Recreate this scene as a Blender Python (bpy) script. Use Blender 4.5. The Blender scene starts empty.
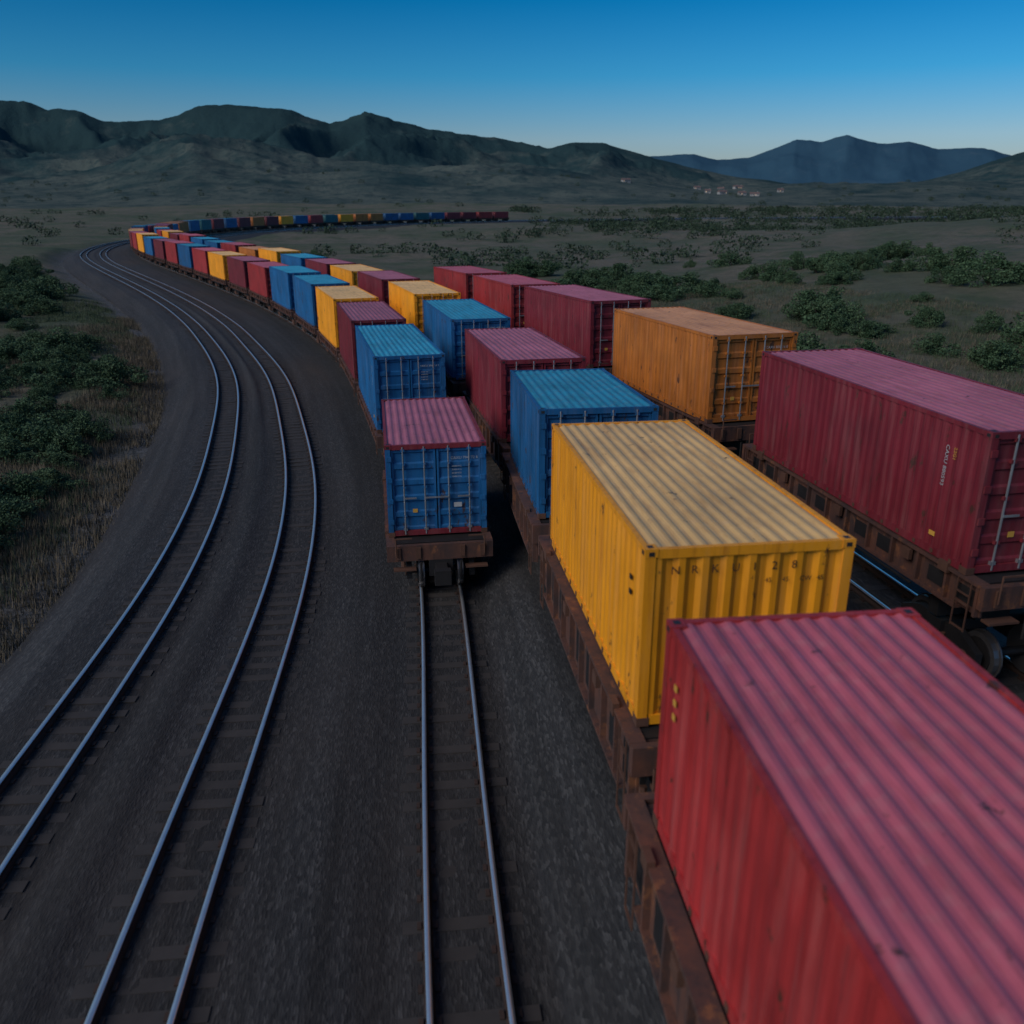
import bpy, math, random
import numpy as np
from mathutils import Vector
random.seed(7); rng=np.random.default_rng(7)
SC=bpy.context.scene
SC.view_settings.view_transform='Standard'
try: SC.view_settings.look='None'
except Exception: pass
SC.view_settings.exposure=0

# ---------------------------------------------------------------- camera
cam=bpy.data.cameras.new('camera'); camo=bpy.data.objects.new('camera',cam)
SC.collection.objects.link(camo); SC.camera=camo
camo.location=(0,0,9.3); camo.rotation_euler=(math.radians(90-20.2),0,0)
cam.sensor_width=36; cam.lens=29.88; cam.clip_start=0.1; cam.clip_end=30000
cam.dof.use_dof=True; cam.dof.focus_distance=26; cam.dof.aperture_fstop=0.75

# ---------------------------------------------------------------- world
SUN_EL=math.radians(9); SUN_AZ=math.radians(-125)   # az measured from +Y clockwise
w=bpy.data.worlds.new('World'); SC.world=w; w.use_nodes=True
nt=w.node_tree; nt.nodes.clear()
sky=nt.nodes.new('ShaderNodeTexSky'); sky.sky_type='NISHITA'; sky.sun_disc=False
sky.sun_elevation=SUN_EL; sky.sun_rotation=SUN_AZ
sky.air_density=1.0; sky.dust_density=0.3; sky.ozone_density=5.0
tint=nt.nodes.new('ShaderNodeMix'); tint.data_type='RGBA'; tint.blend_type='MULTIPLY'
tint.inputs[0].default_value=1
tcw=nt.nodes.new('ShaderNodeTexCoord'); spw=nt.nodes.new('ShaderNodeSeparateXYZ'); rw=nt.nodes.new('ShaderNodeValToRGB')
nt.links.new(tcw.outputs['Generated'],spw.inputs[0]); nt.links.new(spw.outputs[2],rw.inputs[0])
e=rw.color_ramp.elements
while len(e)<5: e.new(.5)
for i,(p,c) in enumerate([(0.0,(1.0,0.74,0.78)),(0.06,(0.95,0.84,0.90)),(0.12,(0.26,0.74,0.90)),(0.19,(0.02,0.56,0.76)),(0.7,(1.0,1.0,1.0))]):
    e[i].position=p; e[i].color=c+(1,)
nt.links.new(rw.outputs[0],tint.inputs[7])
bg=nt.nodes.new('ShaderNodeBackground'); bg.inputs[1].default_value=0.145
out=nt.nodes.new('ShaderNodeOutputWorld')
nt.links.new(sky.outputs[0],tint.inputs[6]); nt.links.new(tint.outputs[2],bg.inputs[0]); nt.links.new(bg.outputs[0],out.inputs[0])
sl=bpy.data.lights.new('sun','SUN'); sl.energy=2.0; sl.angle=math.radians(36); sl.color=(1.0,0.93,0.87)
so=bpy.data.objects.new('sun',sl); SC.collection.objects.link(so)
sd=Vector((math.sin(SUN_AZ)*math.cos(math.radians(36)),math.cos(SUN_AZ)*math.cos(math.radians(36)),math.sin(math.radians(36))))
so.rotation_euler=(-sd).to_track_quat('-Z','Y').to_euler()

# ---------------------------------------------------------------- noise
def vnoise(x,y,seed=0.0):
    xi=np.floor(x); yi=np.floor(y); fx=x-xi; fy=y-yi
    fx=fx*fx*(3-2*fx); fy=fy*fy*(3-2*fy)
    def h(a,b): 
        v=np.sin(a*127.1+b*311.7+seed*17.3)*43758.5453
        return v-np.floor(v)
    return (h(xi,yi)*(1-fx)+h(xi+1,yi)*fx)*(1-fy)+(h(xi,yi+1)*(1-fx)+h(xi+1,yi+1)*fx)*fy
def fbm(x,y,seed=0.0,o=5,g=0.5):
    s=0;a=1;n=0
    for i in range(o):
        s=s+a*vnoise(x,y,seed+i*3.1); n+=a; a*=g; x,y=x*1.8-y*.9+11.3,x*.9+y*1.8+5.7
    return s/n
def ridged(x,y,seed=0.0,o=5):
    s=0;a=1;n=0
    for i in range(o):
        s=s+a*(1-np.abs(2*vnoise(x,y,seed+i*2.7)-1)); n+=a; a*=0.5; x,y=x*1.8-y*.9+3.3,x*.9+y*1.8+9.7
    return s/n
def sstep(a,b,x):
    t=np.clip((x-a)/(b-a),0,1); return t*t*(3-2*t)

# ---------------------------------------------------------------- track layout
raw=np.array([(5.0,-34),(2.0,-10),(0.5,0),(-.55,7.5),(-1.22,14),(-1.72,20),(-2.55,25),(-3.65,30.5),(-5.8,38.3),(-8.4,48),
 (-11.4,56.5),(-17,70),(-24,84),(-35,103),(-47,123),(-60,145),(-72,168),(-81,195),(-86,225),(-87,255),(-81,295),
 (-68,330),(-46,370),(-14,405),(30,435),(100,470),(200,500),(360,530)],float)
def resample(p,step):
    d=np.r_[0,np.cumsum(np.hypot(*np.diff(p,axis=0).T))]
    s=np.arange(0,d[-1],step)
    return np.c_[np.interp(s,d,p[:,0]),np.interp(s,d,p[:,1])]
P=resample(raw,0.5)
def gsm(p,sig):
    k=int(sig*3); x=np.arange(-k,k+1); g=np.exp(-x*x/2/sig/sig); g/=g.sum()
    q=p.copy()
    for c in range(2):
        a=p[:,c]; pre=2*a[0]-a[k:0:-1]; post=2*a[-1]-a[-2:-k-2:-1]
        q[:,c]=np.convolve(np.r_[pre,a,post],g,'valid')
    return q
near=gsm(P,8); far=gsm(P,36)
wgt=sstep(40,110,P[:,1])[:,None]; wgt[np.argmax(P[:,1]>110):]=1
P=resample(near*(1-wgt)+far*wgt,0.5)
S=np.r_[0,np.cumsum(np.hypot(*np.diff(P,axis=0).T))]
T=np.gradient(P,axis=0); T/=np.hypot(T[:,0],T[:,1])[:,None]
N=np.c_[T[:,1],-T[:,0]]          # right-hand normal
imax=np.argmax(P[:,1]>250)
def s_at_y(y): return np.interp(y,P[:imax,1],S[:imax])
def prof(ys,vals): 
    return np.interp(S,[s_at_y(y) for y in ys],vals)
offA=prof([-20,11,17,24,41,66,96,160],[-7.75,-7.25,-7.05,-7.05,-7.1,-7.8,-8.1,-9.3])
offB=prof([-20,7,19,28,41,58,100,141],[-4.45,-4.1,-3.95,-4.0,-4.35,-5.0,-5.4,-6.1])
off1=np.zeros_like(S)
off2=prof([-20,-5,0,7,9.8,15.7,18,22,32,44,56,75,100],[2.3,2.75,2.97,3.12,3.78,3.33,3.4,3.45,3.6,3.85,4.05,4.4,4.5])
off3=prof([-20,4,12,20.5,31,42,57,80,110],[11.2,10.5,9.9,9.15,8.3,7.7,7.6,8.3,8.8])
def sm1(a,k=10):
    g=np.ones(k)/k; b=np.convolve(np.r_[np.full(k,a[0]),a,np.full(k,a[-1])],g,'same')[k:-k]; return np.convolve(np.r_[np.full(k,b[0]),b,np.full(k,b[-1])],g,'same')[k:-k]
offA,offB,off3=map(lambda q:sm1(q,16),(offA,offB,off3)); off2=sm1(off2,5)
z0=np.zeros_like(S)
z2=sm1(prof([14,20,30,90],[0.9,0.55,0.3,0.0]),16); z3=sm1(prof([20,35,60,110],[1.3,1.0,0.6,0.0]),16)
TR={'A':(offA,z0),'B':(offB,z0),'1':(off1,z0),'2':(off2,z2),'3':(off3,z3)}
class Track:
    def __init__(s,key):
        o,z=TR[key]; s.p=np.c_[P+N*o[:,None],z]
        s.s=np.r_[0,np.cumsum(np.hypot(*np.diff(s.p[:,:2],axis=0).T))]
        s.im=np.argmax(s.p[:,1]>240)
    def at(s,a): return np.array([np.interp(a,s.s,s.p[:,i]) for i in range(3)])
    def s_y(s,y): return np.interp(y,s.p[:s.im,1],s.s[:s.im])
tracks={k:Track(k) for k in TR}

# ---------------------------------------------------------------- mesh builder
class MB:
    def __init__(s): s.v=[];s.f=[];s.m=[]
    def add(s,vs,fs,m):
        b=len(s.v); s.v+=[tuple(map(float,q)) for q in vs]; s.f+=[tuple(b+i for i in f) for f in fs]; s.m+=[m]*len(fs)
    def box(s,x0,x1,y0,y1,z0,z1,m):
        s.add([(x0,y0,z0),(x1,y0,z0),(x1,y1,z0),(x0,y1,z0),(x0,y0,z1),(x1,y0,z1),(x1,y1,z1),(x0,y1,z1)],
              [(0,3,2,1),(4,5,6,7),(0,1,5,4),(1,2,6,5),(2,3,7,6),(3,0,4,7)],m)
    def cyl(s,c,r,h,axis,m,n=10):
        vs=[];a,b=[(1,2),(2,0),(0,1)][axis]
        for e in (-h/2,h/2):
            for i in range(n):
                t=2*math.pi*i/n; q=[0,0,0]; q[axis]=c[axis]+e; q[a]=c[a]+r*math.cos(t); q[b]=c[b]+r*math.sin(t); vs.append(q)
        fs=[(i,(i+1)%n,n+(i+1)%n,n+i) for i in range(n)]+[tuple(range(n-1,-1,-1)),tuple(range(n,2*n))]
        s.add(vs,fs,m)
    def prism_x(s,pts,x0,x1,m):   # polygon in (y,z) extruded in x
        n=len(pts); vs=[(x0,y,z) for y,z in pts]+[(x1,y,z) for y,z in pts]
        s.add(vs,[(i,(i+1)%n,n+(i+1)%n,n+i) for i in range(n)]+[tuple(range(n-1,-1,-1)),tuple(range(n,2*n))],m)
    def mesh(s,name,mats):
        me=bpy.data.meshes.new(name); me.from_pydata(s.v,[],s.f)
        for q in mats: me.materials.append(q)
        me.polygons.foreach_set('material_index',s.m); me.update(); return me
def obj(name,me,loc=(0,0,0),rz=0,parent=None):
    o=bpy.data.objects.new(name,me); SC.collection.objects.link(o); o.location=loc; o.rotation_euler=(0,0,rz)
    if parent: o.parent=parent
    return o
def np_mesh(name,v,f,mats,uv=None):
    me=bpy.data.meshes.new(name); v=np.asarray(v,np.float32); f=np.asarray(f,np.int32); k=f.shape[1]
    me.vertices.add(len(v)); me.vertices.foreach_set('co',v.ravel())
    me.loops.add(f.size); me.loops.foreach_set('vertex_index',f.ravel())
    me.polygons.add(len(f)); me.polygons.foreach_set('loop_start',np.arange(0,f.size,k,dtype=np.int32))
    try: me.polygons.foreach_set('loop_total',np.full(len(f),k,np.int32))
    except Exception: pass
    if uv is not None:
        l=me.uv_layers.new(name='UVMap'); l.data.foreach_set('uv',np.asarray(uv,np.float32)[f.ravel()].ravel())
    for m in mats: me.materials.append(m)
    me.update(calc_edges=True); me.validate(); return me

# ---------------------------------------------------------------- materials
class NM:
    def __init__(s,name):
        s.m=bpy.data.materials.new(name); s.m.use_nodes=True; s.t=s.m.node_tree; s.b=s.t.nodes['Principled BSDF']
        s.tc=s.t.nodes.new('ShaderNodeTexCoord')
    def n(s,t,**k):
        q=s.t.nodes.new(t)
        for a,b in k.items(): setattr(q,a,b)
        return q
    def l(s,a,b): s.t.links.new(a,b)
    def mp(s,scale,src='Object'):
        q=s.n('ShaderNodeMapping'); q.inputs['Scale'].default_value=scale if hasattr(scale,'__len__') else (scale,)*3
        s.l(s.tc.outputs[src],q.inputs['Vector']); return q.outputs[0]
    def noise(s,scale,detail=5,rough=0.6,src='Object',sc=1,dist=0):
        q=s.n('ShaderNodeTexNoise'); q.inputs['Scale'].default_value=sc; q.inputs['Detail'].default_value=detail
        q.inputs['Roughness'].default_value=rough; q.inputs['Distortion'].default_value=dist
        s.l(s.mp(scale,src),q.inputs['Vector']); return q.outputs[0]
    def ramp(s,fac,stops):
        q=s.n('ShaderNodeValToRGB'); e=q.color_ramp.elements
        while len(e)<len(stops): e.new(0.5)
        for i,(p,c) in enumerate(stops): e[i].position=p; e[i].color=(c if hasattr(c,'__len__') else (c,c,c))+((1,) if hasattr(c,'__len__') and len(c)==3 else (() if hasattr(c,'__len__') else (1,)))
        s.l(fac,q.inputs[0]); return q.outputs[0]
    def mix(s,f,a,b,bt='MIX'):
        q=s.n('ShaderNodeMix',data_type='RGBA',blend_type=bt)
        for i,x in ((0,f),(6,a),(7,b)):
            if isinstance(x,(int,float)): q.inputs[i].default_value=x
            elif isinstance(x,tuple): q.inputs[i].default_value=x+(1,) if len(x)==3 else x
            else: s.l(x,q.inputs[i])
        return q.outputs[2]
    def bump(s,h,st=0.3,d=0.02):
        q=s.n('ShaderNodeBump'); q.inputs['Strength'].default_value=st; q.inputs['Distance'].default_value=d
        s.l(h,q.inputs['Height']); s.l(q.outputs[0],s.b.inputs['Normal'])
    def col(s,c): s.l(c,s.b.inputs['Base Color'])
    def set(s,**k):
        for a,b in k.items(): s.b.inputs[a.replace('_',' ')].default_value=b

def paint(name,c,rough=0.55,rust=0.535,dust=0.10,dustc=(0.35,0.28,0.24),streakdir=(9,9,0.35),dk=0.6):
    m=NM(name); oi=m.n('ShaderNodeObjectInfo')
    off=m.n('ShaderNodeVectorMath',operation='ADD'); sc=m.n('ShaderNodeMath',operation='MULTIPLY'); sc.inputs[1].default_value=90
    m.l(oi.outputs['Random'],sc.inputs[0]); m.l(m.tc.outputs['Object'],off.inputs[0]); m.l(sc.outputs[0],off.inputs[1])
    def noise(scale,detail,ro):
        q=m.n('ShaderNodeTexNoise'); q.inputs['Scale'].default_value=1; q.inputs['Detail'].default_value=detail; q.inputs['Roughness'].default_value=ro
        mp=m.n('ShaderNodeMapping'); mp.inputs['Scale'].default_value=scale; m.l(off.outputs[0],mp.inputs[0]); m.l(mp.outputs[0],q.inputs[0]); return q.outputs[0]
    base=tuple(c); dark=tuple(x*dk for x in c)
    col=m.mix(m.ramp(noise((.7,.7,.7),4,.6),[(0.3,0.0),(0.7,1.0)]),base,dark)
    hs=m.n('ShaderNodeHueSaturation'); mr=m.n('ShaderNodeMapRange'); mr.inputs[3].default_value=0.84; mr.inputs[4].default_value=1.15
    m.l(oi.outputs['Random'],mr.inputs[0]); m.l(mr.outputs[0],hs.inputs['Value']); m.l(col,hs.inputs['Color'])
    streak=noise((5,5,0.5),6,0.65)
    col=m.mix(m.ramp(streak,[(0.5,0.0),(0.85,dust*1.8)]),hs.outputs[0],dustc)
    st2=noise(streakdir,6,0.7)
    col=m.mix(m.ramp(st2,[(0.50,0.0),(0.72,0.6)]),col,m.mix(1.0,col,(0.38,0.27,0.22),'MULTIPLY'))
    rs=noise((3.0,3.0,1.3),9,0.72)
    col=m.mix(m.ramp(rs,[(rust+0.07,0.0),(rust+0.11,0.9)]),col,(0.05,0.022,0.013))
    m.col(col); m.l(m.ramp(streak,[(0.3,rough-0.08),(0.8,rough+0.25)]),m.b.inputs['Roughness'])
    m.bump(noise((1.6,1.6,1.6),4,0.6),0.3,0.03)
    return m.m
def simple(name,c,rough=0.6,metal=0.0,var=0.4,sc=3.0):
    m=NM(name); m.col(m.mix(m.noise(sc,6,0.65),tuple(x*(1-var) for x in c),tuple(min(1,x*(1+var)) for x in c)))
    m.set(Roughness=rough,Metallic=metal); m.bump(m.noise(sc*6,4),0.2,0.01); return m.m

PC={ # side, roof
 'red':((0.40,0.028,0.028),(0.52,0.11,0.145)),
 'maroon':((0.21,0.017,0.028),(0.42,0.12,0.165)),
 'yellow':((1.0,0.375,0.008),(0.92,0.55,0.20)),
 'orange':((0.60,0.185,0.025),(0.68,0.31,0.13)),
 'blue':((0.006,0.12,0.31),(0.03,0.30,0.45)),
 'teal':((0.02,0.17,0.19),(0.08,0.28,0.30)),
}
MSIDE={k:paint('paint_'+k,v[0],dk=0.78 if k=='yellow' else 0.6) for k,v in PC.items()}
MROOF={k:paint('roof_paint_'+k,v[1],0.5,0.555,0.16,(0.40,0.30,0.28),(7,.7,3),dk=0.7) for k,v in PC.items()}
M_steel=simple('galvanised_rod',(0.40,0.42,0.45),0.35,0.7)
M_rust=simple('rusty_frame',(0.10,0.045,0.028),0.75,0.1,0.6)
M_white=simple('stencil_white',(0.42,0.42,0.42),0.6,0,0.1)
M_yel=simple('stencil_yellow',(0.60,0.32,0.05),0.6,0,0.1)
M_black=simple('stencil_black',(0.015,0.015,0.015),0.6,0,0.1)
M_dark=simple('grimy_iron',(0.022,0.020,0.020),0.6,0.3,0.5)
def wagmat():
    m=NM('wagon_rusty_paint'); c=m.mix(m.ramp(m.noise((1.5,1.5,1.5),7,.7),[(.35,0.0),(.65,1.0)]),(0.13,0.050,0.030),(0.055,0.032,0.028))
    c=m.mix(m.ramp(m.noise((6,6,.8),7,.7),[(.5,0.0),(.7,.8)]),c,(0.025,0.02,0.02)); c=m.mix(m.ramp(m.noise((4,4,2.5),8,.7),[(.56,0.0),(.64,.8)]),c,(0.22,0.085,0.035))
    m.col(c); m.set(Roughness=.7); m.bump(m.noise(8,5),.3,.01); return m.m
M_wag=wagmat()
M_wheel=simple('wheel_steel',(0.16,0.15,0.15),0.4,0.7)

_tx={}
def textm(t):
    if t in _tx: return _tx[t]
    c=bpy.data.curves.new('t','FONT'); c.body=t; c.size=1; c.resolution_u=2
    o=bpy.data.objects.new('t',c); SC.collection.objects.link(o)
    dg=bpy.context.evaluated_depsgraph_get(); me=o.evaluated_get(dg).to_mesh()
    r=([tuple(v.co) for v in me.vertices],[tuple(p.vertices) for p in me.polygons])
    bpy.data.objects.remove(o); bpy.data.curves.remove(c); _tx[t]=r; return r

def container(col,L,H=2.5,W=2.5,doors=True,doorcol=None,marks=0,seed=0):
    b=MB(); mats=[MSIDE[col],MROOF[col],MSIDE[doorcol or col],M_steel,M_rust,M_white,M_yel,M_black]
    SI,RO,DO,ST,RU,WH,YE,BK=range(8)
    r=random.Random(seed); hw=W/2; hl=L/2
    for sx in (-1,1):
        for sy in (-1,1):
            x0,x1=sorted((sx*hw,sx*(hw-0.13))); y0,y1=sorted((sy*hl,sy*(hl-0.13)))
            b.box(x0,x1,y0,y1,0.12,H-0.10,SI if sy>0 else DO)
            x0,x1=sorted((sx*(hw+.006),sx*(hw-0.155))); y0,y1=sorted((sy*(hl+.006),sy*(hl-0.17)))
            b.box(x0,x1,y0,y1,0,0.12,RU); b.box(x0,x1,y0,y1,H-0.10,H+.006,SI)
            xa,xb=sorted((sx*(hw-.11),sx*(hw-.04))); ya,yb=sorted((sy*(hl-.12),sy*(hl-.04)))
            b.box(xa,xb,ya,yb,H+.0065,H+.009,BK)
            yc,yd_=sorted((sy*(hl+.0065),sy*(hl+.009))); b.box(xa,xb,yc,yd_,H-.085,H-.03,BK)
            xc,xd=sorted((sx*(hw+.0065),sx*(hw+.009))); b.box(xc,xd,ya,yb,H-.085,H-.03,BK)
        x0,x1=sorted((sx*(hw-.002),sx*(hw-0.07)))
        b.box(x0,x1,-hl+.17,hl-.17,0.02,0.16,SI); b.box(x0,x1,-hl+.17,hl-.17,H-0.08,H-0.002,SI)
    for sy in (-1,1):
        y0,y1=sorted((sy*(hl-.002),sy*(hl-0.08)))
        b.box(-hw+.155,hw-.155,y0,y1,0.02,0.15,SI if sy>0 or doorcol else DO); b.box(-hw+.155,hw-.155,y0,y1,H-0.12,H-0.002,SI if sy>0 or doorcol else DO)
    b.box(-hw+.07,hw-.07,-hl+.08,hl-.08,0.05,0.1,RU)
    def prof_(a0,a1,pitch,dep,fl=0.27):
        n=max(1,round((a1-a0)/pitch)); p=(a1-a0)/n; o=[]
        for i in range(n):
            a=a0+i*p; o+=[(a,0),(a+p*fl,0),(a+p*.5,dep),(a+p*(.5+fl),dep)]
        o.append((a1,0)); return o
    pr=prof_(-hl+.13,hl-.13,0.25,0.022)
    for sx in (-1,1):
        vs=[(sx*(hw-.012-d),a,z) for a,d in pr for z in (0.16,H-.08)]
        fs=[(2*i,2*i+2,2*i+3,2*i+1) if sx>0 else (2*i,2*i+1,2*i+3,2*i+2) for i in range(len(pr)-1)]
        b.add(vs,fs,SI)
    pe=prof_(-hw+.13,hw-.13,0.28,0.04)
    for sy in (-1,1):
        if sy<0 and doors: continue
        vs=[(a,sy*(hl-.015-d),z) for a,d in pe for z in (0.15,H-.12)]
        fs=[(2*i,2*i+1,2*i+3,2*i+2) if sy>0 else (2*i,2*i+2,2*i+3,2*i+1) for i in range(len(pe)-1)]
        b.add(vs,fs,SI)
    pq=prof_(-hw+.07,hw-.07,0.19,-0.022,0.22)
    vs=[(a,y,H-.03-d) for a,d in pq for y in (-hl+.08,hl-.08)]
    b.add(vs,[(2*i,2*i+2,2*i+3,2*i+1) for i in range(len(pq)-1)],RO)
    if doors:
        yd=-hl+.05
        for k in (-1,1):
            x0,x1=sorted((k*.015,k*(hw-.14)))
            zs=[]; n=5; hh=(H-.30)/n
            for i in range(n):
                z=.16+i*hh; zs+=[(z,0),(z+.06,0),(z+.10,.035),(z+hh-.10,.035),(z+hh-.06,0)]
            zs.append((H-.14,0))
            vs=[(x,yd+d,z) for z,d in zs for x in (x0,x1)]
            b.add(vs,[(2*i,2*i+1,2*i+3,2*i+2) for i in range(len(zs)-1)],DO)
            for e in (x0,x1-.05): b.box(e,e+.05,yd-.012,yd+.03,.155,H-.135,DO)
            for xr in (.30,.82):
                b.cyl((k*xr,yd-.045,H/2),.02,H-.1,2,ST,8)
                for z in (.18,.55,H/2+.1,H-.5,H-.14): b.box(k*xr-.05,k*xr+.05,yd-.06,yd-.006,z-.03,z+.03,ST if z in (.18,) else DO)
                b.box(min(k*xr,k*(xr-.3)),max(k*xr,k*(xr-.3)),yd-.075,yd-.058,1.0,1.04,ST)
            for z in (.4,.95,1.5,H-.35): b.box(min(k*(hw-.15),k*(hw-.03)),max(k*(hw-.15),k*(hw-.03)),yd-.07,yd-.02,z-.06,z+.06,DO)
    def side_text(t,size,y,z,sx,m,vert=False,end=False,x=0):
        v,f=textm(t); vs=[]
        for q in v:
            a,c=q[0]*size,q[1]*size
            if vert: a,c=c,-a
            if end: vs.append((x+a,-hl+ (.0 if not doors else 0.03),z+c))
            elif sx<0: vs.append((-hw+.008,y-a,z+c))
            else: vs.append((hw-.008,y+a,z+c))
        b.add(vs,f,m)
    code=r.choice(['TCLU','NRKU','GESU','CAXU'])+' %06d %d'%(r.randrange(999999),r.randrange(9))
    if marks==1:
        for i in range(3): b.box(-hw-.004,-hw+.008,hl-.45-.0,hl-.38,H-.55-i*.16,H-.49-i*.16,YE)
    if marks in (2,3):
        side_text(code[:11],.12,-hl+1.0,H-.45,-1,WH,vert=True)
        side_text('22G1',.10,-hl+.8,H-.45,-1,YE,vert=True)
        b.box(-hw-.004,-hw+.008,-hl+.9,-hl+1.05,.35,.43,YE)
    if marks==4:
        for i in range(2): b.box(-hw-.004,-hw+.008,-hl+.55,-hl+.63,H-.62-i*.2,H-.56-i*.2,BK)
    if marks==4 or not doors:
        for i,t in enumerate(code[:8].replace(' ','')): side_text(t,.15,0,H-.33,0,BK,end=True,x=-hw+.32+i*.25)
        for i in range(4): side_text(random.choice(['45','8','CW','33']),.09,0,H-.50,0,BK,end=True,x=hw-1.1+i*.22)
    if doors:
        side_text(code,.10,0,H-.42,0,WH,end=True,x=.36)
        for i in range(4): side_text('30480 KG',.06,0,H-.62-i*.09,0,WH,end=True,x=.38)
        b.box(.42,.62,-hl+.03,-hl+.034,.72,.84,WH); b.box(-.62,-.50,-hl+.03,-hl+.034,.62,.72,YE)
    for i in range(len(pr)//4-1):
        if i%2: b.box(-hw-.01,-hw+.0,pr[i*4][0],pr[i*4][0]+.07,.05,.12,RU)
    return b.mesh('container_'+col,mats)

GA=0.95
def wagon(L,deck,deep,hw):
    b=MB(); mats=[M_wag,M_dark,M_wheel,M_rust,M_rust,M_white]; WA,DK,WL,RU,ST,WH=range(6)
    hl=L/2; R=.42
    for sx in (-1,1):
        def bx(a0,a1,y0,y1,z0,z1,m): 
            x0,x1=sorted((sx*a0,sx*a1)); b.box(x0,x1,y0,y1,z0,z1,m)
        bx(hw-.16,hw+.05,-hl,hl,deck-.06,deck-.005,WA)
        bx(hw-.10,hw-.06,-hl,hl,deck-deep,deck-.06,WA)
        bx(hw-.16,hw+.03,-hl+.5,hl-.5,deck-deep-.05,deck-deep,WA)
        n=int(L/.75)
        for i in range(n+1):
            y=-hl+.03+i*(L-.12)/n; bx(hw-.06,hw+.025,y,y+.06,deck-deep,deck-.061,WA)
            if i<n and i%3!=2 : bx(hw-.055,hw-.045,y+.16,y+.56,deck-deep+.12,deck-.2,DK)
            if i<n and i%3==2 : bx(hw+.0,hw+.07,y+.2,y+.42,deck-.30,deck-.10,RU)
        b.cyl((sx*(hw-.02),0,deck-deep-.14),.025,L*.6,1,DK,6)
        for sy in (-1,1):
            y=sy*(hl-.35)
            zb=max(.7,deck-deep-.35)
            for dy in (-.16,.16): bx(hw+.026,hw+.045,y+dy-.012,y+dy+.012,zb,deck-.05,ST)
            for z in (zb+.03,(zb+deck)/2,deck-.3): bx(hw+.02,hw+.05,y-.15,y+.15,z-.012,z+.012,ST)
            bx(hw-.02,hw+.07,sy*(hl-.9)-.12,sy*(hl-.9)+.12,deck-.12,deck+.06,RU)
    b.box(-.22,.22,-hl,hl,deck-.5,deck-.1,DK)
    n=int(L/1.2)
    for i in range(n+1):
        y=-hl+.1+i*(L-.3)/n; b.box(-hw+.16,hw-.16,y,y+.18,deck-.2,deck-.062,WA)
    b.box(-hw+.16,hw-.16,-hl+.12,hl-.12,deck-.058,deck-.03,DK)
    for sy in (-1,1):
        y0,y1=sorted((sy*hl,sy*(hl+.12))); b.box(-hw-.04,hw+.04,y0,y1,deck-.42,deck-.01,WA)
        y0,y1=sorted((sy*(hl+.12),sy*(hl+.16)))
        for x in (-1.05,-.55,.55,1.05): b.box(x-.06,x+.06,y0,y1,deck-.36,deck-.06,RU)
        b.box(-.14,.14,sy*(hl+.14) if sy>0 else -hl-.62,hl+.62 if sy>0 else -hl-.14,deck-.75,deck-.5,DK)
        b.box(-.2,.2,sy*(hl+.62) if sy>0 else -hl-.82,hl+.82 if sy>0 else -hl-.62,deck-.82,deck-.44,DK)
        b.box(-.30,.30,min(sy*hl,sy*(hl+.14)),max(sy*hl,sy*(hl+.14)),deck-.85,deck-.425,DK)
        for x in (-.5,.5): b.cyl((x,sy*(hl+.2),deck-.7),.03,.5,2,DK,6)
        for x in (-1.1,1.1):
            b.cyl((x,sy*(hl+.2),deck-.02),.018,.5,2,ST,6)
        yy=sy*(hl+.2)
        b.box(-1.1,-.7,yy-.015,yy+.015,deck+.2,deck+.23,ST); b.box(.7,1.1,yy-.015,yy+.015,deck+.2,deck+.23,ST)
        for x in (-.9,.9): b.box(x-.28,x+.28,min(yy,sy*hl),max(yy,sy*hl),deck-.66,deck-.62,RU)
    for sy in (-1,1):
        yc=sy*(hl-(1.35 if deck>1.3 else 1.0))
        for dy in (-.75,.75):
            for sx in (-1,1):
                b.cyl((sx*GA/2+sx*.03,yc+dy,R),R,.11,0,WL,20); b.cyl((sx*(GA/2+.095),yc+dy,R),R*.78,.03,0,DK,16)
                b.cyl((sx*(GA/2-.045),yc+dy,R),R*1.07,.03,0,WL,20)
                b.cyl((sx*.82,yc+dy,R),.13,.14,0,RU,10); 
            b.cyl((0,yc+dy,R),.08,1.6,0,DK,8)
        for sx in (-1,1):
            x0,x1=sorted((sx*.72,sx*.86))
            pts=[(-1.05,.32),(-1.05,.60),(-.55,.82),(.55,.82),(1.05,.60),(1.05,.32),(.85,.28),(.55,.5),(.38,.22),(-.38,.22),(-.55,.5),(-.85,.28)]
            b.prism_x([(yc+a,z) for a,z in pts][::-1],x0,x1,DK)
            for k in (-.2,0,.2): b.cyl((sx*.9,yc+k,.45),.075,.34,2,RU,8)
        b.box(-.95,.95,yc-.2,yc+.2,.62,.84,DK)
        b.box(-.35,.35,yc-.3,yc+.3,.84,deck-.2,DK)
        b.box(-1.0,1.0,yc-.12,yc+.12,min(deck-.4,.9),deck-.21,DK)
    return b.mesh('flat_wagon',mats)
_wc={}
def get_wagon(L,deck,deep,hw=1.28):
    k=(round(L,1),deck,deep,hw)
    if k not in _wc: _wc[k]=wagon(*k)
    return _wc[k]
_cc={}
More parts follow.
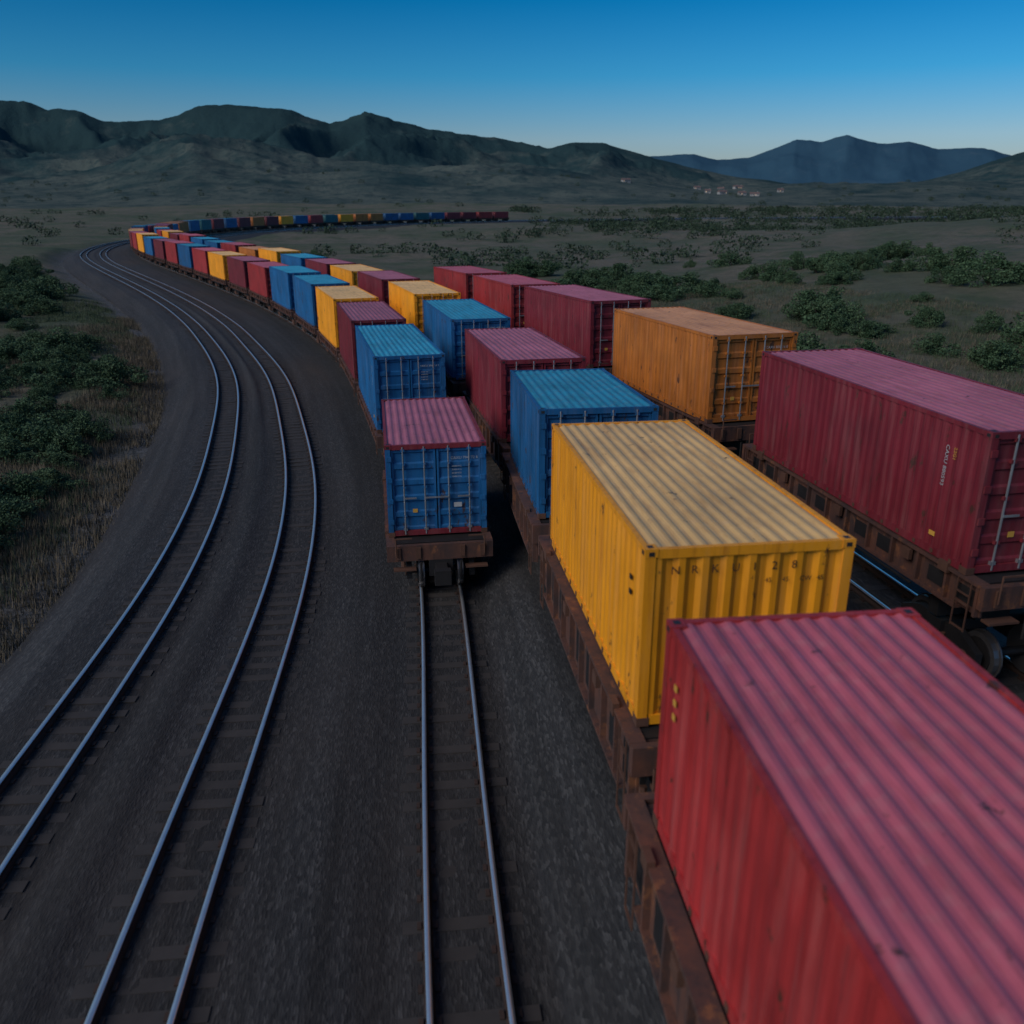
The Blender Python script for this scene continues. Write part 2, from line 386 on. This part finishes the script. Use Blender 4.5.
def place(tk,s0,L,col,deck,deep,H=2.5,W=2.5,gap=1.6,hw=1.28,**kw):
    t=tracks[tk]; a=t.at(s0); c=t.at(s0+L); m=(a+c)/2
    d=c-a; rz=math.atan2(-d[0],d[1]); pitch=math.atan2(d[2],math.hypot(d[0],d[1]))
    key=(col,round(L,1),H,W,kw.get('doors',True),kw.get('doorcol'),kw.get('marks',0))
    if key not in _cc: _cc[key]=container(col,round(L,1),H,W,seed=len(_cc),**kw)
    o=obj('shipping_container',_cc[key],(m[0],m[1],m[2]+deck+.005),rz); o.rotation_euler=(pitch,0,rz)
    wg=obj('flat_wagon',get_wagon(round(L+gap*.35,1),deck,deep,hw),(m[0],m[1],m[2]),rz); wg.rotation_euler=(pitch,0,rz)
    return s0+L+gap
# train 1
t1=tracks['1']; s=t1.s_y(20.2)
s=place('1',s,5.2,'maroon',1.25,.32,H=2.4,doorcol='blue',gap=3.0)
s=place('1',t1.s_y(29.6),8.0,'blue',1.5,.4,H=2.7,gap=2.0,marks=2)
r2=random.Random(5)
for c in ['maroon','yellow','blue','blue','red','maroon','yellow','red','blue','red','maroon','blue','yellow','red','maroon','yellow','orange','blue','red','teal','maroon']:
    s=place('1',s,7.6,c,1.4,.4,H=r2.choice([2.5,2.6,2.75]),gap=r2.choice([1.4,1.7,2.1]))
L1=['red','blue','orange','maroon','blue','teal','yellow','red','blue','maroon']
while s<t1.s_y(200)+235:
    s=place('1',s,7.6,r2.choice(L1),1.4,.4,H=2.6,gap=1.7)
# train 2
t2=tracks['2']
place('2',t2.s_y(-4.6),12.2,'red',2.15,1.0,H=2.4,W=2.5,gap=1.9,hw=1.42,marks=1,doors=False)
place('2',t2.s_y(9.3),6.4,'yellow',2.15,1.0,H=2.4,W=2.6,gap=1.9,hw=1.42,doors=False,marks=4)
place('2',t2.s_y(17.4),5.5,'blue',2.05,.9,H=2.4,W=2.55,gap=1.9,hw=1.42)
s=place('2',t2.s_y(24.8),7.6,'maroon',2.0,.8,H=2.45,W=2.55,gap=3.4)
s=place('2',s,7.8,'blue',1.9,.7,H=2.5,gap=3.0)
s=place('2',s,8.2,'yellow',1.9,.7,H=2.5,gap=2.2)
for c in ['maroon','yellow','maroon','blue','yellow','orange','red','blue','blue','red','maroon','yellow','red','blue','yellow','red','maroon','blue','orange']:
    s=place('2',s,7.6,c,1.6,.5,H=r2.choice([2.5,2.6,2.75]),gap=r2.choice([1.4,1.7,2.1]))
# train 3
t3=tracks['3']
place('3',t3.s_y(13.2),7.9,'maroon',2.1,.6,H=2.45,W=2.6,gap=2.2,marks=3)
s=place('3',t3.s_y(23.7),7.4,'orange',2.1,.6,H=2.45,W=2.6,gap=2.4)
s=place('3',s,7.9,'maroon',2.1,.6,H=2.5,gap=2.0)
for c in ['red','red']: s=place('3',s,7.2,c,2.0,.6,H=2.5,gap=1.6)

# ---------------------------------------------------------------- rails + sleepers
def railmat():
    m=NM('rail_head_steel'); m.col(m.mix(m.noise(4,5),(0.88,0.87,0.85),(0.62,0.60,0.58))); m.set(Roughness=0.34,Metallic=0.85); return m.m
M_head=railmat(); M_web=simple('rail_rust',(0.05,0.028,0.02),0.8,0.2,0.5)
M_sleep=simple('sleeper_timber',(0.036,0.030,0.027),0.85,0,0.5,2.0)
def build_track(key):
    t=tracks[key]; p=t.p
    idx=np.r_[np.arange(0,260,1),np.arange(260,len(p),3)]; p=p[idx]
    tg=np.gradient(p[:,:2],axis=0); tg/=np.hypot(tg[:,0],tg[:,1])[:,None]; nn=np.c_[tg[:,1],-tg[:,0]]
    pr=[(-.038,0),(.038,0),(.040,-.012),(.038,-.035),(.012,-.045),(.012,-.12),(.07,-.14),(-.07,-.14),(-.012,-.12),(-.012,-.045),(-.038,-.035),(-.040,-.012)]
    V=[];F=[];MI=[];k=len(pr)
    root=bpy.data.objects.new('railway_track',None); SC.collection.objects.link(root)
    for side in (-1,1):
        base=sum(len(v) for v in V)
        vv=np.zeros((len(p),k,3))
        for j,(a,z) in enumerate(pr):
            vv[:,j,:2]=p[:,:2]+nn*(side*(GA/2+.02)+a); vv[:,j,2]=p[:,2]+z
        V.append(vv.reshape(-1,3)); n=len(p)
        i=np.arange(n-1)[:,None]*k; j=np.arange(k)[None,:]; j2=(j+1)%k
        f=np.stack([i+j,i+j2,i+k+j2,i+k+j],-1)+base
        F.append(f.reshape(-1,4)); MI.append(np.tile(np.where(np.isin(np.arange(k),[0,1,11]),0,1),n-1))
    me=np_mesh('rails',np.concatenate(V),np.concatenate(F),[M_head,M_web]); me.polygons.foreach_set('material_index',np.concatenate(MI).astype(np.int32))
    obj('rails',me,parent=root)
    b=MB(); a=0
    r=random.Random(ord(key))
    while a<170:
        c=t.at(a); d=t.at(a+.3)-c; l=math.hypot(d[0],d[1]); tx,ty=d[0]/l,d[1]/l; nx,ny=ty,-tx
        hwid=.86+r.uniform(-.06,.06); z=c[2]-.145+r.uniform(-.02,.004); hh=.11
        vs=[(c[0]+nx*u*hwid+tx*v*hh,c[1]+ny*u*hwid+ty*v*hh,z+q) for q in (-.12,0) for u,v in ((-1,-1),(1,-1),(1,1),(-1,1))]
        b.add(vs,[(4,5,6,7),(0,1,5,4),(1,2,6,5),(2,3,7,6),(3,0,4,7)],0)
        for sgn in (-1,1):
            for e in (-.11,.11):
                u=sgn*(GA/2+.02)+e; vs=[(c[0]+nx*(u+q1)+tx*q2,c[1]+ny*(u+q1)+ty*q2,z+q) for q in (0,.03) for q1,q2 in ((-.03,-.06),(.03,-.06),(.03,.06),(-.03,.06))]
                b.add(vs,[(4,5,6,7),(0,1,5,4),(1,2,6,5),(2,3,7,6),(3,0,4,7)],1)
        a+=.5
    obj('sleepers',b.mesh('sleepers',[M_sleep,M_web]),parent=root)
for k in tracks: build_track(k)

# ---------------------------------------------------------------- ballast bed
def ballast_mat():
    m=NM('ballast_gravel')
    v=m.n('ShaderNodeTexVoronoi'); m.l(m.mp((34,8,1),'UV'),v.inputs['Vector']); v.inputs['Scale'].default_value=1
    sep=m.n('ShaderNodeSeparateColor'); m.l(v.outputs['Color'],sep.inputs[0])
    c=m.ramp(sep.outputs[0],[(0.0,(0.014,0.0135,0.014)),(0.55,(0.028,0.0265,0.027)),(0.85,(0.044,0.042,0.041)),(1.0,(0.066,0.063,0.062))])
    band=m.noise((2.2,.05,1),5,0.65,'UV'); c=m.mix(m.ramp(band,[(0.35,0.0),(0.62,1.0)]),c,m.mix(1.0,c,(0.45,0.42,0.40),'MULTIPLY'))
    br=m.noise((.3,.08,1),5,0.65,'UV'); c=m.mix(m.ramp(br,[(0.45,0.0),(0.75,.5)]),c,(0.042,0.032,0.026))
    m.col(c); m.set(Roughness=0.9); 
    h=m.mix(0.5,v.outputs['Distance'],m.noise((60,16,1),3,0.6,'UV')); m.bump(h,0.6,0.03); return m.m
rows=np.r_[np.arange(0,320,1),np.arange(320,len(P),4)]
def ballast():
    bp=[];bz=[]
    ks=['A','B','1','2','3']
    bp.append(TR['A'][0]-3.4); bz.append(z0-1.1)
    bp.append(TR['A'][0]-1.7); bz.append(z0-.22)
    for i,k in enumerate(ks):
        o,z=TR[k]; 
        bp.append(o-1.1); bz.append(z-.165); bp.append(o); bz.append(z-.16); bp.append(o+1.1); bz.append(z-.165)
    bp.append(TR['3'][0]+1.8); bz.append(z3-.25); bp.append(TR['3'][0]+4.2); bz.append(z3*0-1.0)
    bp=np.array(bp)[:,rows]; bz=np.array(bz)[:,rows]
    sub=6; cols=[];zz=[]
    for i in range(len(bp)-1):
        for j in range(sub):
            f=j/sub; cols.append(bp[i]*(1-f)+bp[i+1]*f); dz=0
            if 2<=i<len(bp)-3 and (i-1)%3==0: dz=.09*math.sin(math.pi*f)
            zz.append(bz[i]*(1-f)+bz[i+1]*f+dz)
    cols.append(bp[-1]); zz.append(bz[-1]); cols=np.array(cols); zz=np.array(zz); nc=len(cols); nr=len(rows)
    X=P[rows,0][None]+N[rows,0][None]*cols; Y=P[rows,1][None]+N[rows,1][None]*cols
    zz=zz+(fbm(X*3,Y*3,2,3)-.5)*.06
    V=np.stack([X,Y,zz],-1).reshape(-1,3); UV=np.stack([cols,np.tile(S[rows],(nc,1))],-1).reshape(-1,2)
    i=np.arange(nc-1)[:,None]*nr; j=np.arange(nr-1)[None]
    F=np.stack([i+j,i+nr+j,i+nr+j+1,i+j+1],-1).reshape(-1,4)
    me=np_mesh('ballast_bed',V,F,[ballast_mat()],UV); me.shade_smooth()
    obj('ballast_bed',me)
ballast()

# ---------------------------------------------------------------- terrain
cp=P[::8]; ct=T[::8]; coA=offA[::8]; co3=off3[::8]
def sdist(x,y):
    x=np.asarray(x,float).ravel(); y=np.asarray(y,float).ravel(); out=np.empty(len(x)); ed=np.empty(len(x))
    for a in range(0,len(x),20000):
        dx=x[a:a+20000,None]-cp[None,:,0]; dy=y[a:a+20000,None]-cp[None,:,1]
        d2=dx*dx+dy*dy; k=np.argmin(d2,1); r=np.arange(len(k)); d=np.sqrt(d2[r,k])
        sg=np.sign(dx[r,k]*ct[k,1]-dy[r,k]*ct[k,0]); o=d*sg
        out[a:a+20000]=o; ed[a:a+20000]=np.where(o<0,coA[k]-o,o-co3[k])
    return out,ed
def prof_u(pts):
    xs=[(p[0]-512)/905 for p in pts]; es=[(200-p[1])/964 for p in pts]
    return lambda u: np.interp(u,xs,es)
E1=prof_u([(-300,175),(0,180),(90,172),(140,154),(200,140),(260,146),(320,162),(420,172),(520,166),(600,176),(700,188),(820,184),(1024,182),(1300,180)])
E2=prof_u([(-500,120),(-200,85),(0,83),(50,91),(90,100),(130,108),(170,108),(205,97),(250,98),(290,103),(335,122),(370,113),(400,119),(440,124),(500,130),(545,143),(600,137),(640,149),(690,163),(740,175),(800,186),(900,184),(960,170),(1024,147),(1200,140),(1500,150)])
E3=prof_u([(-500,190),(500,185),(600,158),(640,152),(690,147),(715,152),(745,149),(790,132),(815,136),(840,130),(870,136),(900,134),(930,144),(985,143),(1024,152),(1300,150)])
def bump(t,a): return np.where(t<1,sstep(a,1,t),1-.6*sstep(1,1.6,t))
def zt(x,y,ret=False):
    x=np.asarray(x,float); y=np.asarray(y,float); sh=x.shape; x=x.ravel(); y=y.ravel()
    r=np.hypot(x,y); Yf=np.maximum(y,np.abs(x)*.6+1e-3); u=np.clip(x/Yf,-1.6,1.6)
    z=-.6+(fbm(x/14,y/14,1,4)-.5)*1.2*sstep(5,40,r)+(fbm(x/90,y/90,5,4)-.5)*5*sstep(60,250,r)
    m=np.exp(-(((x-140)/85)**2+((y-165)/70)**2)); z=z+8.0*m
    m=np.exp(-(((x-62)/34)**2+((y-78)/38)**2)); z=z+4.2*m
    z=z+sstep(450,1300,Yf)*8
    wx=x+200*(fbm(x/450,y/450,21,4)-.5)*2; wy=y+200*(fbm(x/450,y/450,31,4)-.5)*2
    l1=E1(u)*1500*bump(Yf/1500,.5); l2=E2(u)*2700*bump((Yf+260*(fbm(x/500,y/500,41,3)-.5))/2700,.42)
    g1=ridged(wx/230,wy/230,3,6); g2=ridged(wx/520,wy/520,8,7)
    a1=sstep(700,1200,Yf)
    l1=l1*(.30+.95*g1)*a1; l2=l2*(1-1.4*(1-g2)*(1.1-.85*sstep(.86,1.0,Yf/2700)))
    z=z+np.maximum(np.maximum(l1,l2),0)
    ed=np.full(len(x),99.)
    nearm=(r<900)
    if nearm.any():
        oo,e=sdist(x[nearm],y[nearm]); ed[nearm]=e
    wv=sstep(2.6,7.5,ed); z=(-1.25)*(1-wv)+z*wv
    if ret: return z.reshape(sh),ed.reshape(sh)
    return z.reshape(sh)
ang=np.r_[np.linspace(-40,40,640),np.linspace(40,320,130)[1:-1]]*math.pi/180
def polar(r0,r1,ratio,zfun,centre=False):
    n=int(math.log(r1/r0)/math.log(ratio))+1; R=np.geomspace(r0,r1,n)
    X=np.sin(ang)[None]*R[:,None]; Y=np.cos(ang)[None]*R[:,None]; Z,ed=zfun(X,Y)
    na=len(ang); i=np.arange(n-1)[:,None]*na; j=np.arange(na)[None]; j2=(j+1)%na
    F=np.stack([i+j,i+na+j,i+na+j2,i+j2],-1).reshape(-1,4)[:, ::-1]
    V=np.stack([X,Y,Z],-1).reshape(-1,3)
    return V,F,ed.ravel()
def ground_mat(name,hz=0.0):
    m=NM(name); g=m.n('ShaderNodeNewGeometry'); 
    def gn(scale,det=6,ro=.6,sc=1):
        q=m.n('ShaderNodeTexNoise'); mp=m.n('ShaderNodeMapping'); mp.inputs['Scale'].default_value=(scale,)*3
        m.l(g.outputs['Position'],mp.inputs[0]); m.l(mp.outputs[0],q.inputs['Vector']); q.inputs['Scale'].default_value=1; q.inputs['Detail'].default_value=det; q.inputs['Roughness'].default_value=ro; return q.outputs[0]
    dry=m.ramp(gn(.9,8,.7),[(0.3,(0.080,0.071,0.052)),(0.7,(0.175,0.152,0.112))])
    green=m.ramp(gn(.5,8,.7),[(0.3,(0.034,0.052,0.030)),(0.7,(0.082,0.104,0.056))])
    c=m.mix(m.ramp(gn(.014,8,.62),[(0.46,0.0),(0.64,1.0)]),dry,green)
    c=m.mix(m.ramp(gn(.11,8,.7),[(0.48,0.0),(0.60,.8)]),c,green)
    at=m.n('ShaderNodeAttribute',attribute_name='edge')
    er=m.n('ShaderNodeMath',operation='ADD'); nn=gn(.35,6,.7); ms=m.n('ShaderNodeMath',operation='MULTIPLY_ADD'); m.l(nn,ms.inputs[0]); ms.inputs[1].default_value=5; ms.inputs[2].default_value=-2.5
    m.l(at.outputs['Fac'],er.inputs[0]); m.l(ms.outputs[0],er.inputs[1])
    mr=m.n('ShaderNodeMapRange'); m.l(er.outputs[0],mr.inputs[0]); mr.inputs[1].default_value=3.4; mr.inputs[2].default_value=6.0; mr.inputs[3].default_value=1; mr.inputs[4].default_value=0
    v=m.n('ShaderNodeTexVoronoi'); v.inputs['Scale'].default_value=9; m.l(g.outputs['Position'],v.inputs['Vector'])
    sp=m.n('ShaderNodeSeparateColor'); m.l(v.outputs['Color'],sp.inputs[0])
    grav=m.ramp(sp.outputs[0],[(0,(0.060,0.059,0.060)),(1,(0.165,0.160,0.158))])
    c=m.mix(mr.outputs[0],c,grav)
    m.col(c); m.set(Roughness=.95); m.b.inputs['Specular IOR Level'].default_value=.15
    m.bump(gn(2.2,8,.75),.8,.25); return m.m
V,F,ed=polar(1.5,900,1.0155,lambda x,y: zt(x,y,True))
V=np.r_[V,[[0,0,-1.25]]]; ed=np.r_[ed,[0]]
me=np_mesh('ground',V,F,[ground_mat('scrub_ground')])
at=me.attributes.new('edge','FLOAT','POINT'); at.data.foreach_set('value',ed.astype(np.float32)); me.shade_smooth(); obj('ground',me)
# hills
def hill_mat(name,haze):
    m=NM(name); g=m.n('ShaderNodeNewGeometry')
    def gn(scale,det=6,ro=.6):
        q=m.n('ShaderNodeTexNoise'); mp=m.n('ShaderNodeMapping'); mp.inputs['Scale'].default_value=(scale,)*3
        m.l(g.outputs['Position'],mp.inputs[0]); m.l(mp.outputs[0],q.inputs['Vector']); q.inputs['Scale'].default_value=1; q.inputs['Detail'].default_value=det; q.inputs['Roughness'].default_value=ro; return q.outputs[0]
    dry=(0.105,0.115,0.085); gr=(0.022,0.042,0.034)
    sp=m.n('ShaderNodeSeparateXYZ'); m.l(g.outputs['Position'],sp.inputs[0])
    mr=m.n('ShaderNodeMapRange'); m.l(sp.outputs[2],mr.inputs[0]); mr.inputs[1].default_value=20; mr.inputs[2].default_value=150; mr.inputs[3].default_value=-.08; mr.inputs[4].default_value=.14
    ad=m.n('ShaderNodeMath',operation='ADD'); m.l(gn(.006,9,.68),ad.inputs[0]); m.l(mr.outputs[0],ad.inputs[1])
    c=m.mix(m.ramp(ad.outputs[0],[(0.40,0.0),(0.58,1.0)]),dry,gr)
    c=m.mix(m.ramp(gn(.05,8,.75),[(0.5,0.0),(0.6,.7)]),c,gr)
    if haze: c=m.mix(haze,c,(0.045,0.11,0.17))  # bluish aerial haze painted into the base colour
    m.col(c); m.set(Roughness=1); m.b.inputs['Specular IOR Level'].default_value=0
    m.bump(gn(.06,8,.7),.7,6); return m.m
V,F,ed=polar(899,4200,1.008,lambda x,y: zt(x,y,True))
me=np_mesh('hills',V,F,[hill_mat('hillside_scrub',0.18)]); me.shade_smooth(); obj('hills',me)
def z3f(x,y):
    Yf=np.maximum(y,np.abs(x)*.6+1e-3); u=np.clip(x/Yf,-1.6,1.6)
    g=ridged(x/900,y/900,4,6)
    z=E3(u)*6500*bump(Yf/6500,.7)*(1-.6*(1-g)*(1.1-.75*sstep(.85,1,Yf/6500)))-20
    return z,z*0
V,F,ed=polar(4100,11000,1.012,z3f)
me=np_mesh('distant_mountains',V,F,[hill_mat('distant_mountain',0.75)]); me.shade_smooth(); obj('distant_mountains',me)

# ---------------------------------------------------------------- vegetation
def leaf_mat(name,a,b):
    m=NM(name); g=m.n('ShaderNodeNewGeometry'); q=m.n('ShaderNodeTexNoise'); q.inputs['Scale'].default_value=1.3; q.inputs['Detail'].default_value=6; m.l(g.outputs['Position'],q.inputs['Vector'])
    c=m.mix(m.ramp(q.outputs[0],[(0.35,0.0),(0.68,1.0)]),a,b); 
    c=m.mix(g.outputs['Random Per Island'],c,m.mix(1.0,c,(0.45,0.5,0.5),'MULTIPLY'))
    m.col(c); m.set(Roughness=.8); m.b.inputs['Specular IOR Level'].default_value=.2; return m.m
M_leaf=leaf_mat('shrub_leaves',(0.048,0.098,0.046),(0.11,0.165,0.080)); M_dry=leaf_mat('dry_grass',(0.12,0.098,0.066),(0.26,0.205,0.14))
M_gg=leaf_mat('green_grass',(0.06,0.090,0.045),(0.13,0.16,0.085))
M_far=leaf_mat('distant_foliage',(0.034,0.060,0.036),(0.065,0.095,0.052))
M_twig=simple('twig_bark',(0.05,0.038,0.028),.9)
def leaves(c,rad,n,sz,rg):
    d=rg.normal(size=(n,3)); d/=np.linalg.norm(d,axis=1)[:,None]
    p=c+d*rad*(rg.uniform(.35,1,(n,1))**.5)
    a=rg.normal(size=(n,3)); a/=np.linalg.norm(a,axis=1)[:,None]; bb=np.cross(a,rg.normal(size=(n,3))); bb/=np.linalg.norm(bb,axis=1)[:,None]
    s=sz*rg.uniform(.5,1.3,(n,1))
    return np.stack([p-a*s,p+bb*s*.6,p+a*s,p-bb*s*.6],1).reshape(-1,3)
bushes=[]
for k in range(6):
    rg=np.random.default_rng(k+20); vs=[]
    for i in range(18):
        an=rg.uniform(0,6.28); rr=rg.uniform(0,.85); h=rg.uniform(.12,.95)*(1.1-rr*.7)
        vs.append(leaves(np.array([math.cos(an)*rr,math.sin(an)*rr,h]),rg.uniform(.18,.38)*np.array([1,1,.8]),260,.038,rg))
    v=np.concatenate(vs); nq=len(v)//4; f=np.arange(nq*4).reshape(-1,4)
    b=MB(); b.v=[tuple(q) for q in v]; b.f=[tuple(q) for q in f]; b.m=[0]*nq
    for i in range(9):
        an=rg.uniform(0,6.28); rr=rg.uniform(.2,.7); e=(math.cos(an)*rr,math.sin(an)*rr,rg.uniform(.5,.9)); 
        b.add([(-.03,0,-.2),(.03,0,-.2),(e[0],e[1],e[2]),(0,-.03,-.2),(0,.03,-.2)],[(0,1,2),(3,4,2)],1)
    bushes.append(b.mesh('shrub',[M_leaf,M_twig]))
def put_bush(x,y,s_,rg):
    z=float(zt([x],[y])[0]) if np.isscalar(x) else 0
    o=obj('shrub',bushes[rg.integers(6)],(x,y,z-.1),rg.uniform(0,6.28)); o.scale=(s_*rg.uniform(.9,1.4),s_*rg.uniform(.9,1.4),s_*rg.uniform(.8,1.15))
def scatter_bush(xr,yr,n,emin,emax,smin,smax,thr=.5,sd_=3):
    rg=np.random.default_rng(sd_); x=rg.uniform(*xr,n*8); y=rg.uniform(*yr,n*8)
    z,e=zt(x,y,True); keep=(e>emin)&(e<emax)&(fbm(x/13,y/13,9,3)>thr); x,y,z=x[keep][:n],y[keep][:n],z[keep][:n]
    for i in range(len(x)):
        o=obj('shrub',bushes[rg.integers(6)],(x[i],y[i],z[i]-.1),rg.uniform(0,6.28)); s_=rg.uniform(smin,smax)*(1 if rg.random()>.25 else 1.35); o.scale=(s_*rg.uniform(.9,1.4),s_*rg.uniform(.9,1.4),s_*rg.uniform(.7,1.1))
scatter_bush((-40,-13),(16,60),330,6.0,26,.5,1.3,.36,1)
scatter_bush((-110,-30),(50,150),260,8,60,1.0,2.2,.42,2)
scatter_bush((10,70),(45,130),60,6,60,.9,2.2,.54,4)
scatter_bush((12,40),(26,60),30,4,20,.7,1.3,.45,6)
rgb=np.random.default_rng(77)
for cx,cy,n,sz in ((15.5,90,5,2.2),(19,84,3,1.8),(24,67,4,2.1),(20,72,3,1.6),(29,63,2,1.5),(10,100,5,2.4),(36,96,5,2.0),(2,112,5,2.2),(48,110,6,2.2),(27,48,3,1.5),(33,44,3,1.4)):
    for i in range(n): put_bush(float(cx+rgb.normal(0,1.6)),float(cy+rgb.normal(0,1.8)),sz*rgb.uniform(.6,1.15),rgb)
def grass(name,xr,yr,n,emin,emax,h,mat,seed,thr=.47):
    rg=np.random.default_rng(seed); x=rg.uniform(*xr,n); y=rg.uniform(*yr,n); z,e=zt(x,y,True)
    k=(e>emin)&(e<emax)&(fbm(x/4,y/4,7+seed,3)>thr); x,y,z=x[k],y[k],z[k]; n=len(x); V=[];
    for j in range(7):
        a=rg.uniform(0,6.28,n); l=rg.uniform(.1,.35,n)*h*1.3; hh=rg.uniform(.4,1.1,n)*h; ox=rg.normal(0,.16,n); oy=rg.normal(0,.16,n); ww=.02*h*2
        c=np.cos(a);s_=np.sin(a)
        V.append(np.stack([np.c_[x+ox-s_*ww,y+oy+c*ww,z-.05],np.c_[x+ox+s_*ww,y+oy-c*ww,z-.05],np.c_[x+ox+c*l,y+oy+s_*l,z+hh]],1).reshape(-1,3))
    V=np.concatenate(V); obj(name,np_mesh(name,V,np.arange(len(V)).reshape(-1,3),[mat]))
grass('dry_grass',(-36,-10),(5,80),46000,3.3,12,.38,M_dry,1,.42)
grass('green_grass',(-50,-10),(5,90),46000,4.6,30,.34,M_gg,2,.42)
grass('dry_grass',(10,60),(15,100),24000,4.5,40,.36,M_dry,3)
grass('green_grass',(10,60),(15,100),18000,4.5,40,.34,M_gg,4)
def far_trees(name,specs,seed):
    rg=np.random.default_rng(seed); V=[]
    for (x0,x1,y0,y1,n,smin,smax,thr) in specs:
        x=rg.uniform(x0,x1,n); y=rg.uniform(y0,y1,n); z,e=zt(x,y,True); k=(e>9)&(fbm(x/40,y/40,13,3)>thr)
        k&=~((e<45)&(y>330)&(x>-60)&(x<140)&(y<520))
        for a,b_,c in zip(x[k],y[k],z[k]):
            s_=rg.uniform(smin,smax)
            V.append(leaves(np.array([a,b_,c+s_*.4]),np.array([s_,s_,s_*.6]),90,s_*.14,rg))
    V=np.concatenate(V); obj(name,np_mesh(name,V,np.arange(len(V)).reshape(-1,4),[M_far]))
far_trees('distant_trees',[(-60,160,120,290,800,1.0,2.3,.53),(-50,330,290,420,800,1.6,3.2,.49),(-450,-100,180,600,300,2,3.2,.55),(0,500,430,700,1100,2.5,4.5,.46),(-700,700,800,1300,400,2.5,4.5,.58)],3)

# ---------------------------------------------------------------- village houses
M_wall=simple('house_wall',(0.30,0.29,0.28),.8); M_roof=simple('house_roof',(0.14,0.09,0.08),.8); M_win=simple('house_window',(0.03,0.04,0.05),.2)
ml=NM('lit_window'); ml.set(Emission_Strength=0.5); ml.b.inputs['Emission Color'].default_value=(1,.6,.3,1); ml.b.inputs['Base Color'].default_value=(.4,.3,.2,1)
def house(i):
    b=MB(); L,W,H=7+i%3*2,6,2.8
    b.box(-L/2,L/2,-W/2,W/2,-2,H,0)
    b.add([(-L/2-.5,-W/2-.5,H-.1),(L/2+.5,-W/2-.5,H-.1),(L/2+.5,W/2+.5,H-.1),(-L/2-.5,W/2+.5,H-.1),(-L/2-.5,0,H+1.9),(L/2+.5,0,H+1.9)],[(0,1,5,4),(2,3,4,5),(0,4,3),(1,2,5),(0,3,2,1)],1)
    for k in range(4): b.box(-L/2+1+k*(L-3)/3,-L/2+1.9+k*(L-3)/3,-W/2-.05,-W/2-.01,1.0,2.0,3 if (i+k)%4==0 else 2)
    b.box(-.5,.5,-W/2-.06,-W/2-.02,-1,.9,2); b.box(L/4,L/4+.8,.7,1.5,H+1,H+2.6,0)
    return b.mesh('house',[M_wall,M_roof,M_win,ml.m])
rh=random.Random(3)
for i in range(10):
    y=rh.uniform(1100,1400); x=(rh.uniform(620,780)-512)/905*y
    obj('house',house(i),(x,y,float(zt([x],[y])[0])),rh.uniform(-.5,.5))
print('objects',len(bpy.data.objects))
